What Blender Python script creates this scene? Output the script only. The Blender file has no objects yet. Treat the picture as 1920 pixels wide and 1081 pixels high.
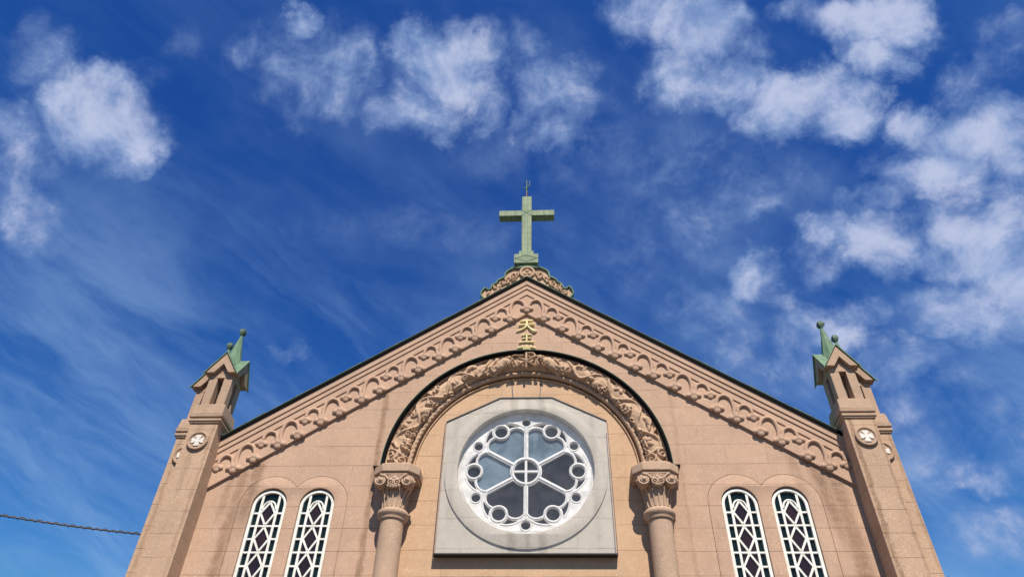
import bpy, bmesh, math, random
import numpy as np
from mathutils import Vector, Matrix
S = bpy.context.scene
COL = S.collection
random.seed(7)
sin, cos, pi, rad = math.sin, math.cos, math.pi, math.radians

# ------------------------------------------------------------------ camera
cam = bpy.data.cameras.new('camera'); camo = bpy.data.objects.new('camera', cam); COL.objects.link(camo)
cam.sensor_width = 36; cam.lens = 36 * 1378.58 / 1920; cam.clip_end = 5000
yaw, pit, rol = rad(-3.5166), rad(42.6861), rad(1.4749)
F = Vector((sin(yaw) * cos(pit), cos(yaw) * cos(pit), sin(pit)))
R_ = Vector((cos(yaw), -sin(yaw), 0)); U_ = R_.cross(F)
R = R_ * cos(rol) + U_ * sin(rol); U = U_ * cos(rol) - R_ * sin(rol)
M = Matrix((R, U, -F)).transposed().to_4x4(); M.translation = (0.4706, -14, 1.6)
camo.matrix_world = M
S.camera = camo
S.view_settings.view_transform = 'Standard'; S.view_settings.look = 'None'
S.view_settings.exposure = 0.35; S.view_settings.gamma = 1

# ------------------------------------------------------------------ sun
SUN_EL, SUN_AZ = rad(52), rad(11)          # azimuth to the right of the facade normal
sd = Vector((sin(SUN_AZ) * cos(SUN_EL), -cos(SUN_AZ) * cos(SUN_EL), sin(SUN_EL)))
sl = bpy.data.lights.new('sun', 'SUN'); sl.energy = 5.0; sl.angle = rad(0.53); sl.color = (1, .915, .81)
so = bpy.data.objects.new('sun', sl); COL.objects.link(so)
so.rotation_euler = sd.to_track_quat('Z', 'Y').to_euler(); so.location = (10, -40, 60)

# ------------------------------------------------------------------ node helper
class NT:
    def __init__(s, tree): s.t = tree; s.n = tree.nodes; s.l = tree.links
    def _set(s, sock, v):
        if v is None: return
        if isinstance(v, bpy.types.NodeSocket): s.l.new(v, sock)
        elif hasattr(sock, 'default_value'):
            if isinstance(v, (tuple, list)) and len(v) == 3 and sock.type == 'RGBA': v = (*v, 1)
            sock.default_value = v
    def node(s, typ, props=None, ins=None):
        n = s.n.new(typ)
        for k, v in (props or {}).items(): setattr(n, k, v)
        for k, v in (ins or {}).items(): s._set(n.inputs[k], v)
        return n
    def math(s, op, a, b=None, c=None, clamp=False):
        n = s.n.new('ShaderNodeMath'); n.operation = op; n.use_clamp = clamp
        for i, v in enumerate((a, b, c)): s._set(n.inputs[i], v)
        return n.outputs[0]
    def vmath(s, op, a, b=None, c=None):
        n = s.n.new('ShaderNodeVectorMath'); n.operation = op
        for i, v in enumerate((a, b, c)): s._set(n.inputs[i], v)
        return n.outputs['Value'] if op in ('DOT_PRODUCT', 'LENGTH', 'DISTANCE') else n.outputs['Vector']
    def noise(s, vec, scale, detail=4, rough=.55, dist=0.0, out='Fac'):
        n = s.node('ShaderNodeTexNoise', None, {'Vector': vec, 'Scale': scale, 'Detail': detail, 'Roughness': rough, 'Distortion': dist})
        return n.outputs[out]
    def ramp(s, v, a, b, lo=0.0, hi=1.0, smooth=True):
        n = s.node('ShaderNodeMapRange', {'interpolation_type': 'SMOOTHSTEP' if smooth else 'LINEAR'},
                   {'Value': v, 'From Min': a, 'From Max': b, 'To Min': lo, 'To Max': hi})
        return n.outputs['Result']
    def mix(s, f, a, b, mode='MIX'):
        n = s.n.new('ShaderNodeMix'); n.data_type = 'RGBA'; n.blend_type = mode
        s._set(n.inputs[0], f); s._set(n.inputs[6], a); s._set(n.inputs[7], b)
        return n.outputs[2]
    def sep(s, v):
        n = s.node('ShaderNodeSeparateXYZ', None, {0: v}); return n.outputs
    def comb(s, x, y, z):
        n = s.node('ShaderNodeCombineXYZ', None, {0: x, 1: y, 2: z}); return n.outputs[0]

# ------------------------------------------------------------------ sky with clouds (directions on the sky, at infinity)
CLOUDS = [(-0.604, 0.245, 0.095, 0.082, 0.95), (-0.588, 0.292, 0.054, 0.045, 0.85), (-0.561, 0.21, 0.045, 0.041, 0.8), (-0.646, 0.227, 0.054, 0.045, 0.7), (-0.695, 0.333, 0.059, 0.054, 0.5), (-0.713, 0.371, 0.036, 0.036, 0.35), (-0.676, 0.314, 0.045, 0.027, 0.4), (-0.731, 0.214, 0.063, 0.054, 0.5), (-0.717, 0.169, 0.073, 0.054, 0.42), (-0.725, 0.109, 0.063, 0.054, 0.42), (-0.496, 0.36, 0.032, 0.027, 0.2), (-0.538, 0.313, 0.045, 0.027, 0.25), (-0.335, 0.315, 0.082, 0.073, 0.55), (-0.338, 0.374, 0.032, 0.027, 0.75), (-0.268, 0.305, 0.063, 0.063, 0.65), (-0.306, 0.262, 0.082, 0.041, 0.5), (-0.402, 0.339, 0.045, 0.045, 0.38), (-0.38, 0.294, 0.045, 0.045, 0.42), (-0.261, 0.283, 0.036, 0.045, 0.5), (-0.171, 0.343, 0.041, 0.036, 0.75), (-0.121, 0.308, 0.082, 0.054, 0.72), (-0.136, 0.28, 0.063, 0.041, 0.72), (-0.077, 0.311, 0.045, 0.054, 0.65), (-0.173, 0.244, 0.082, 0.036, 0.55), (-0.085, 0.256, 0.045, 0.036, 0.58), (-0.025, 0.331, 0.036, 0.027, 0.4), (0.017, 0.268, 0.068, 0.054, 0.6), (0.031, 0.217, 0.068, 0.036, 0.62), (0.046, 0.274, 0.045, 0.045, 0.5), (-0.012, 0.247, 0.036, 0.045, 0.5), (0.049, 0.231, 0.045, 0.045, 0.5), (0.184, 0.357, 0.1, 0.054, 0.85), (0.226, 0.341, 0.063, 0.063, 0.9), (0.204, 0.277, 0.073, 0.054, 0.72), (0.26, 0.276, 0.045, 0.045, 0.7), (0.196, 0.249, 0.036, 0.036, 0.5), (0.134, 0.366, 0.054, 0.045, 0.6), (0.275, 0.311, 0.036, 0.054, 0.5), (0.444, 0.341, 0.091, 0.045, 0.9), (0.479, 0.347, 0.054, 0.045, 0.85), (0.423, 0.335, 0.054, 0.045, 0.7), (0.436, 0.292, 0.054, 0.032, 0.75), (0.346, 0.369, 0.054, 0.027, 0.5), (0.33, 0.245, 0.073, 0.05, 0.85), (0.407, 0.222, 0.068, 0.041, 0.92), (0.295, 0.228, 0.054, 0.032, 0.6), (0.373, 0.251, 0.073, 0.036, 0.7), (0.428, 0.249, 0.045, 0.027, 0.6), (0.58, 0.189, 0.118, 0.063, 0.95), (0.524, 0.141, 0.118, 0.054, 0.9), (0.497, 0.212, 0.045, 0.045, 0.8), (0.608, 0.216, 0.063, 0.063, 0.9), (0.447, 0.11, 0.063, 0.027, 0.6), (0.62, 0.16, 0.054, 0.054, 0.85), (0.588, 0.294, 0.054, 0.063, 0.5), (0.547, 0.267, 0.045, 0.054, 0.45), (0.623, 0.329, 0.036, 0.036, 0.4), (0.426, 0.065, 0.091, 0.045, 0.75), (0.384, 0.073, 0.054, 0.036, 0.55), (0.467, 0.035, 0.054, 0.036, 0.6), (0.362, 0.037, 0.045, 0.036, 0.5), (0.584, 0.033, 0.1, 0.073, 0.88), (0.562, -0.044, 0.118, 0.054, 0.88), (0.618, -0.009, 0.073, 0.091, 0.9), (0.536, 0.07, 0.054, 0.045, 0.6), (0.612, 0.089, 0.054, 0.054, 0.7), (0.281, 0.003, 0.041, 0.05, 0.75), (0.319, -0.026, 0.045, 0.027, 0.55), (0.382, -0.056, 0.082, 0.041, 0.78), (0.325, -0.076, 0.054, 0.036, 0.5), (0.41, -0.042, 0.045, 0.036, 0.62), (0.318, -0.112, 0.027, 0.036, 0.5), (0.255, -0.09, 0.045, 0.036, 0.42), (0.464, -0.113, 0.073, 0.041, 0.55), (0.437, -0.092, 0.054, 0.036, 0.5), (0.192, -0.031, 0.045, 0.032, 0.38), (0.151, 0.099, 0.073, 0.045, 0.25), (0.186, 0.076, 0.054, 0.036, 0.4), (0.293, 0.11, 0.045, 0.027, 0.38), (0.114, 0.035, 0.054, 0.027, 0.28), (0.579, -0.256, 0.054, 0.036, 0.5), (0.533, -0.143, 0.073, 0.036, 0.42), (0.615, -0.193, 0.073, 0.054, 0.38), (0.599, -0.333, 0.073, 0.054, 0.4), (-0.341, -0.09, 0.036, 0.014, 0.3), (0.045, 0.202, 0.199, 0.073, 0.24), (0.237, 0.147, 0.181, 0.082, 0.28), (-0.161, 0.083, 0.218, 0.045, 0.2), (0.164, 0.048, 0.136, 0.054, 0.24), (0.339, -0.112, 0.181, 0.054, 0.26), (0.546, -0.227, 0.136, 0.082, 0.28), (0.241, -0.047, 0.073, 0.054, 0.34), (0.477, -0.163, 0.082, 0.045, 0.4)]
W = bpy.data.worlds.new('World'); S.world = W; W.use_nodes = True
W.node_tree.nodes.clear(); w = NT(W.node_tree)
sky = w.node('ShaderNodeTexSky', {'sky_type': 'NISHITA', 'sun_disc': False, 'sun_elevation': SUN_EL, 'sun_rotation': pi - SUN_AZ,
                                  'altitude': 500, 'air_density': 1.0, 'dust_density': 0.1, 'ozone_density': 6.0})
gen = w.node('ShaderNodeTexCoord').outputs['Generated']
e0 = rad(42.7)
df = w.vmath('DOT_PRODUCT', gen, (0, cos(e0), sin(e0)))
da = w.vmath('DOT_PRODUCT', gen, (1, 0, 0))
db = w.vmath('DOT_PRODUCT', gen, (0, -sin(e0), cos(e0)))
dfc = w.math('MAXIMUM', df, 0.15)
uv = w.comb(w.math('DIVIDE', da, dfc), w.math('DIVIDE', db, dfc), 0.0)
# break the edges up
wc = w.node('ShaderNodeTexNoise', None, {'Vector': gen, 'Scale': 8.0, 'Detail': 7.0, 'Roughness': .62}).outputs['Color']
wv = w.vmath('MULTIPLY', w.vmath('SUBTRACT', wc, (.5, .5, .5)), (.13, .13, 0))
wf = w.node('ShaderNodeTexNoise', None, {'Vector': gen, 'Scale': 26.0, 'Detail': 6.0, 'Roughness': .66}).outputs['Color']
uvw = w.vmath('ADD', w.vmath('ADD', uv, wv), w.vmath('MULTIPLY', w.vmath('SUBTRACT', wf, (.5, .5, .5)), (.036, .036, 0)))
acc = None
for (a, b, ra, rb, wt) in CLOUDS:
    ra *= 1.12; rb *= 1.12; k_ = .93 if a > .36 and b < .3 else 1.0; ra *= k_; rb *= k_
    d = w.vmath('MULTIPLY_ADD', uvw, (1 / ra, 1 / rb, 0), (-a / ra, -b / rb, 0))
    q = w.math('MULTIPLY_ADD', w.vmath('DOT_PRODUCT', d, d), -wt, wt)
    acc = w.math('MAXIMUM', q, 0.0) if acc is None else w.math('SMOOTH_MAX', acc, q, .12)
front = w.ramp(df, .12, .3)
# elsewhere in the sky: the same sort of broken cloud
else_n = w.ramp(w.noise(gen, 2.6, 5, .6), .50, .80, 0, .5)
cov = w.math('ADD', w.math('MULTIPLY', acc, front), w.math('MULTIPLY', else_n, w.math('SUBTRACT', 1.0, front)))
fb = w.noise(gen, 12.0, 10, .64, .3)
fb2 = w.noise(gen, 34.0, 6, .6)
det = w.math('ADD', w.math('MULTIPLY', w.math('SUBTRACT', fb, .5), 1.7), w.math('MULTIPLY', w.math('SUBTRACT', fb2, .5), .5))
core = w.ramp(cov, .45, .95, 1.0, .75)
cov = w.math('ADD', cov, w.math('MULTIPLY', w.math('MULTIPLY', det, core), w.ramp(cov, 0.0, .35, .10, 1.0)))
alpha = w.ramp(cov, .0, 1.0, 0, .95)
# thin high streaks
rot_ = w.node('ShaderNodeMapping', None, {'Vector': w.vmath('ADD', uv, w.vmath('MULTIPLY', wv, (.35, .35, 0))), 'Rotation': (0, 0, rad(36))}).outputs[0]
st = w.vmath('MULTIPLY', rot_, (1.7, 6.5, 1))
stn = w.noise(st, 1.3, 7, .62, .6)
low = w.ramp(w.sep(gen)[2], .80, .45)
veil = w.math('MULTIPLY', w.ramp(stn, .33, .76, 0, .50), w.math('ADD', w.math('MULTIPLY', low, .80), .16))
veil2 = w.ramp(w.noise(gen, 3.0, 6, .6), .42, .72, 0, .13)
thin = w.math('ADD', veil, veil2)
sc_ = w.node('ShaderNodeSeparateColor', None, {0: sky.outputs[0]}).outputs
base = w.node('ShaderNodeCombineColor', None, {i: w.math('MINIMUM', w.math('MULTIPLY', w.math('POWER', w.math('MULTIPLY', sc_[i], .1), g), k), top_)
              for i, (g, k, top_) in enumerate(((2.0, 3.0, .10), (1.68, 2.36, .235), (1.05, 1.16, .48)))}).outputs[0]
fb3 = w.noise(w.vmath('ADD', gen, (.02, .0, .035)), 12.0, 10, .64, .3)
lit = w.math('MULTIPLY', w.math('SUBTRACT', fb, fb3), 1.2)
ccol = w.mix(w.ramp(w.math('ADD', cov, lit), .30, 1.15), (.21, .31, .53, 1), (.41, .455, .62, 1))
col = w.mix(alpha, w.mix(thin, base, (.235, .385, .62, 1)), ccol)
col = w.mix(1.0, col, (10, 10, 10, 1), 'MULTIPLY')
bg = w.node('ShaderNodeBackground', None, {'Color': col, 'Strength': 0.1})
wo = w.node('ShaderNodeOutputWorld'); w.l.new(bg.outputs[0], wo.inputs[0])

# ------------------------------------------------------------------ materials
def new_mat(name):
    m = bpy.data.materials.new(name); m.use_nodes = True
    nt = NT(m.node_tree); bs = m.node_tree.nodes['Principled BSDF']
    return m, nt, bs

def stone(name, c1, c2, courses=True, rough=.88, fleck=.42, bump=.5, stains=(), grime=.0, row=.47, zoff=.43):
    """washed grit render: two tints, pale chips, fine grain, scored courses, brown run-off streaks"""
    m, n, bs = new_mat(name)
    co = n.node('ShaderNodeTexCoord').outputs['Object']
    X, Y, Z = n.sep(co)
    big = n.noise(co, .9, 5, .6)
    mid = n.noise(co, 5.5, 5, .65)
    col = n.mix(n.ramp(n.math('ADD', n.math('MULTIPLY', big, .6), n.math('MULTIPLY', mid, .4)), .36, .64), (*c1, 1), (*c2, 1))
    gr = n.noise(co, 95, 3, .7)
    col = n.mix(n.ramp(gr, .30, .72, 0, .75), col, n.mix(1.0, col, (.62, .58, .55, 1), 'MULTIPLY'))
    # pale chips
    cw = n.vmath('ADD', co, n.vmath('MULTIPLY', n.vmath('SUBTRACT', n.node('ShaderNodeTexNoise', None, {'Vector': co, 'Scale': 45.0, 'Detail': 3.0}).outputs['Color'], (.5, .5, .5)), (.035, .035, .035)))
    v = n.node('ShaderNodeTexVoronoi', None, {'Vector': cw, 'Scale': 31.0, 'Randomness': 1.0})
    pick = n.ramp(n.sep(v.outputs['Color'])[0], .55, .70)
    ch = n.math('MULTIPLY', n.ramp(v.outputs['Distance'], .46, .14), pick)
    col = n.mix(n.math('MULTIPLY', ch, n.math('MULTIPLY', fleck, n.ramp(n.noise(co, 1.7, 3), .3, .62, .35, 1.0))), col, (.80, .68, .52, 1))
    hgt = n.math('ADD', n.math('MULTIPLY', gr, .6), n.math('MULTIPLY', mid, .5))
    if courses:
        uvc = n.comb(n.math('ADD', X, Y), n.math('ADD', Z, zoff), 0.0)
        wob = n.vmath('MULTIPLY', n.vmath('SUBTRACT', n.node('ShaderNodeTexNoise', None, {'Vector': co, 'Scale': 3.0, 'Detail': 3.0}).outputs['Color'], (.5, .5, .5)), (.05, .012, 0))
        uvw_ = n.vmath('ADD', uvc, wob)
        br = n.node('ShaderNodeTexBrick', {'offset': .5, 'squash': .8, 'squash_frequency': 3}, {'Vector': uvw_, 'Scale': 1.0, 'Mortar Size': .007, 'Mortar Smooth': .3,
                    'Brick Width': 1.06, 'Row Height': row, 'Color1': (.35, .35, .35, 1), 'Color2': (.65, .65, .65, 1), 'Mortar': (.5, .5, .5, 1)})
        zf = n.math('FRACT', n.math('DIVIDE', n.sep(uvw_)[1], row))
        hd_ = n.math('MULTIPLY', n.math('MINIMUM', zf, n.math('SUBTRACT', 1.0, zf)), row)
        hl = n.math('MULTIPLY', n.ramp(hd_, .009, .002), n.ramp(n.noise(co, 1.1, 4), .36, .60, .15, .75))
        vl = n.math('MULTIPLY', br.outputs['Fac'], n.ramp(n.noise(co, 1.9, 4), .42, .66, .03, .42))
        f = n.math('MAXIMUM', hl, vl)
        tone = n.ramp(n.sep(br.outputs['Color'])[0], .3, .7, .0, .10)
        col = n.mix(tone, col, n.mix(1.0, col, (.74, .70, .68, 1), 'MULTIPLY'))
        col = n.mix(f, col, n.mix(1.0, col, (.34, .28, .23, 1), 'MULTIPLY'))
        hgt = n.math('SUBTRACT', hgt, n.math('MULTIPLY', f, .9))
    dirty = None
    for (x0, slope, wd, z0, z1, amt) in stains:      # run-off streaks: centre x, lean, width, top, bottom, strength
        jag = n.math('MULTIPLY', n.math('SUBTRACT', n.noise(n.comb(n.math('MULTIPLY', X, 1.0), 0.0, n.math('MULTIPLY', Z, .6)), 4.5, 5, .7), .5), .22)
        dx = n.math('ABSOLUTE', n.math('ADD', n.math('SUBTRACT', n.math('SUBTRACT', X, x0), n.math('MULTIPLY', n.math('SUBTRACT', Z, z0), slope)), jag))
        k = n.math('MULTIPLY', n.ramp(dx, wd, wd * .15), n.math('MULTIPLY', n.ramp(Z, z1, z1 + .5 * (z0 - z1)), amt))
        dirty = k if dirty is None else n.math('MAXIMUM', dirty, k)
    if grime:
        g = n.math('MULTIPLY', n.ramp(n.noise(n.node('ShaderNodeMapping', None, {'Vector': co, 'Scale': (2.6, 2.6, .5)}).outputs[0], 1.6, 7, .68), .50, .72), grime)
        dirty = g if dirty is None else n.math('MAXIMUM', dirty, g)
    if dirty is not None:
        dk = n.math('MULTIPLY', dirty, n.math('MULTIPLY', n.ramp(n.noise(co, 70, 4, .7), .30, .62, .20, 1.0), n.ramp(n.noise(co, 6, 5, .7), .30, .60, .45, 1.0)))
        col = n.mix(dk, col, n.mix(1.0, col, (.33, .26, .19, 1), 'MULTIPLY'))
    n._set(bs.inputs['Base Color'], col); bs.inputs['Roughness'].default_value = rough
    bs.inputs['Specular IOR Level'].default_value = .25
    bp = n.node('ShaderNodeBump', None, {'Height': hgt, 'Strength': bump, 'Distance': .012})
    n.l.new(bp.outputs[0], bs.inputs['Normal'])
    return m

def plain(name, c, rough=.5, metal=0.0, var=.25, scale=6.0, c2=None, bump=.12, spec=.5, fine=60):
    m, n, bs = new_mat(name)
    co = n.node('ShaderNodeTexCoord').outputs['Object']
    f = n.ramp(n.noise(co, scale, 7, .65), .32, .68)
    c2 = c2 or tuple(v * (1 - var) for v in c)
    col = n.mix(f, (*c, 1), (*c2, 1))
    n._set(bs.inputs['Base Color'], col); bs.inputs['Roughness'].default_value = rough; bs.inputs['Metallic'].default_value = metal
    bs.inputs['Specular IOR Level'].default_value = spec
    bp = n.node('ShaderNodeBump', None, {'Height': n.noise(co, fine, 4, .6), 'Strength': bump, 'Distance': .01})
    n.l.new(bp.outputs[0], bs.inputs['Normal'])
    return m

def copper(name, c1, c2, seams=None):
    """green copper sheet: patina blotches, run-off streaks, optional soldered seams"""
    m, n, bs = new_mat(name)
    co = n.node('ShaderNodeTexCoord').outputs['Object']
    X, Y, Z = n.sep(co)
    f = n.ramp(n.noise(n.node('ShaderNodeMapping', None, {'Vector': co, 'Scale': (7, 7, 1.3)}).outputs[0], 1.5, 7, .68), .34, .66)
    col = n.mix(f, (*c1, 1), (*c2, 1))
    col = n.mix(n.ramp(n.noise(co, 22, 5, .7), .55, .75, 0, .5), col, n.mix(1.0, col, (.45, .5, .45, 1), 'MULTIPLY'))
    h = n.noise(co, 14, 4, .6)
    if seams:
        br = n.node('ShaderNodeTexBrick', {'offset': .0}, {'Vector': n.comb(X, Z, 0.0), 'Scale': 1.0, 'Mortar Size': .006, 'Mortar Smooth': .2, 'Brick Width': seams[0], 'Row Height': seams[1]})
        col = n.mix(n.math('MULTIPLY', br.outputs['Fac'], .6), col, (.05, .10, .07, 1))
        h = n.math('SUBTRACT', n.math('MULTIPLY', h, .4), br.outputs['Fac'])
    n._set(bs.inputs['Base Color'], col); bs.inputs['Roughness'].default_value = .72; bs.inputs['Specular IOR Level'].default_value = .3
    bp = n.node('ShaderNodeBump', None, {'Height': h, 'Strength': .35, 'Distance': .01})
    n.l.new(bp.outputs[0], bs.inputs['Normal'])
    return m

def glass(name, c, rough=.06, c2=None, spec=.5):
    m, n, bs = new_mat(name)
    co = n.node('ShaderNodeTexCoord').outputs['Object']
    f = n.ramp(n.noise(co, 1.7, 4, .6, .4), .38, .66)
    n._set(bs.inputs['Base Color'], n.mix(f, (*c, 1), (*(c2 or tuple(v * .6 for v in c)), 1)))
    bs.inputs['Roughness'].default_value = rough; bs.inputs['Specular IOR Level'].default_value = spec
    bp = n.node('ShaderNodeBump', None, {'Height': n.noise(co, 3.0, 3), 'Strength': .08, 'Distance': .02})
    n.l.new(bp.outputs[0], bs.inputs['Normal'])
    return m

A, B_ = (.585, .393, .275), (.505, .34, .24)
MS = {}
MS['wall'] = stone('washed_grit_wall', A, B_, stains=((-5.75, .05, .22, 9.55, 7.6, .8), (-6.3, .0, .16, 9.1, 8.0, .5), (-6.05, .02, .18, 8.7, 4.5, .75), (-3.22, .0, .10, 8.2, 5.0, .8),
                   (5.55, -.10, .17, 9.75, 8.5, .4), (6.0, -.12, .22, 9.4, 7.2, .8), (6.35, -.03, .25, 8.5, 5.5, .75), (3.25, .0, .06, 8.2, 5.5, .3)))
MS['bay'] = stone('washed_grit_bay', (.645, .43, .27), (.565, .375, .23), row=.52, zoff=.2, fleck=.4)
MS['band'] = stone('washed_grit_band', A, B_, courses=False, fleck=.3, stains=((-.95, .9, .12, 14.15, 13.55, .85),), bump=.35)
MS['carve'] = stone('carved_cast_stone', (.60, .415, .275), (.515, .355, .235), courses=False, fleck=.12, bump=.3, grime=.2)
MS['shaft'] = stone('washed_grit_shaft', (.56, .39, .27), (.48, .335, .235), courses=False, fleck=.45, grime=.15)
MS['tower'] = stone('washed_grit_tower', (.58, .40, .27), (.50, .345, .235), grime=.28, fleck=.5, zoff=.28, stains=((6.80, .0, .085, 10.15, 4.0, .85), (7.30, .0, .05, 9.6, 5.5, .6), (-6.78, .0, .06, 10.15, 6.0, .5), (-7.1, .0, .10, 9.4, 8.2, .35), (-7.62, .0, .06, 9.5, 6.0, .5), (7.70, .0, .06, 9.6, 6.5, .6)))
MS['turret'] = stone('washed_grit_turret', (.50, .35, .245), (.43, .30, .21), courses=False, grime=.33, fleck=.4)
MS['grey'] = stone('haze_greyed_stone', (.68, .62, .50), (.60, .55, .44), courses=True, row=.62, fleck=.1, bump=.2, grime=.16, stains=((-.28, .0, .13, 7.80, 7.40, .55), (.05, .0, .10, 7.80, 7.42, .45), (.34, .0, .13, 7.80, 7.38, .6), (1.45, .0, .12, 8.4, 7.4, .3), (-1.55, .0, .10, 9.2, 7.6, .25)))  # grey tone carries the cover sheet's haze over the stone; streaks are run-off
MS['black'] = plain('black_painted_metal', (.006, .006, .006), .8, 0, .3, spec=.08, bump=.0)
MS['copper'] = copper('green_copper', (.085, .16, .095), (.16, .25, .155), seams=None)
MS['copper_seam'] = copper('green_copper_sheet', (.165, .225, .13), (.26, .315, .20), seams=(.155, .24))
MS['copper_dark'] = copper('dark_green_copper', (.07, .12, .085), (.12, .18, .12))
MS['roof'] = copper('roof_copper', (.08, .14, .10), (.14, .22, .16), seams=None)
MS['white'] = plain('white_paint', (.80, .80, .74), .5, 0, c2=(.66, .65, .57), scale=9)
MS['tracery'] = plain('weathered_white_tracery', (.82, .81, .76), .55, 0, c2=(.64, .63, .57), scale=7)
MS['gold'] = plain('gilt_paint', (.80, .62, .24), .5, 0, c2=(.66, .64, .40), scale=16)
MS['marble'] = plain('white_marble', (.74, .70, .63), .5, 0, c2=(.60, .55, .48), scale=12)
MS['bottle'] = glass('dark_green_glass', (.006, .015, .013), c2=(.004, .008, .008), spec=.35)
MS['plum'] = glass('dark_plum_glass', (.030, .012, .012), c2=(.015, .008, .010))
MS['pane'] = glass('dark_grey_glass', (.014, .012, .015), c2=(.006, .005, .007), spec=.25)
MS['sky_pane'] = glass('painted_sky_reflection_glass', (.165, .225, .26), c2=(.07, .11, .135), rough=.12)  # blue-grey tint stands in for sky reflected in the upper petal panes
MS['rust'] = plain('red_oxide_steel', (.10, .02, .015), .6)
MS['cable'] = plain('black_cable_sheath', (.06, .045, .04), .6)
MS['cable_dark'] = plain('black_lashing_wire', (.012, .012, .014), .5)
MS['paving'] = plain('pale_concrete_paving', (.10, .085, .07), .9, 0, .3, 1.5)
MS['frame_dark'] = plain('dark_bronze_trim', (.03, .025, .022), .5)

def sheet_mat():
    m = bpy.data.materials.new('hazy_clear_sheet'); m.use_nodes = True
    nt = m.node_tree; nt.nodes.clear(); n = NT(nt)
    co = n.node('ShaderNodeTexCoord').outputs['Object']
    tr = n.node('ShaderNodeBsdfTransparent', None, {'Color': (.97, .97, .98, 1)})
    df = n.node('ShaderNodeBsdfDiffuse', None, {'Color': (.78, .78, .80, 1)})
    gl = n.node('ShaderNodeBsdfGlossy', None, {'Color': (1, 1, 1, 1), 'Roughness': .18})
    X, Y, Z = n.sep(co)
    hz = n.math('ADD', n.ramp(n.noise(co, 2.2, 5, .6), .3, .7, .012, .035), 0.0)
    a = n.node('ShaderNodeMixShader', None, {0: hz, 1: tr.outputs[0], 2: df.outputs[0]})
    b = n.node('ShaderNodeMixShader', None, {0: .02, 1: a.outputs[0], 2: gl.outputs[0]})
    o = n.node('ShaderNodeOutputMaterial'); nt.links.new(b.outputs[0], o.inputs[0])
    return m
MS['sheet'] = sheet_mat()

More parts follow.
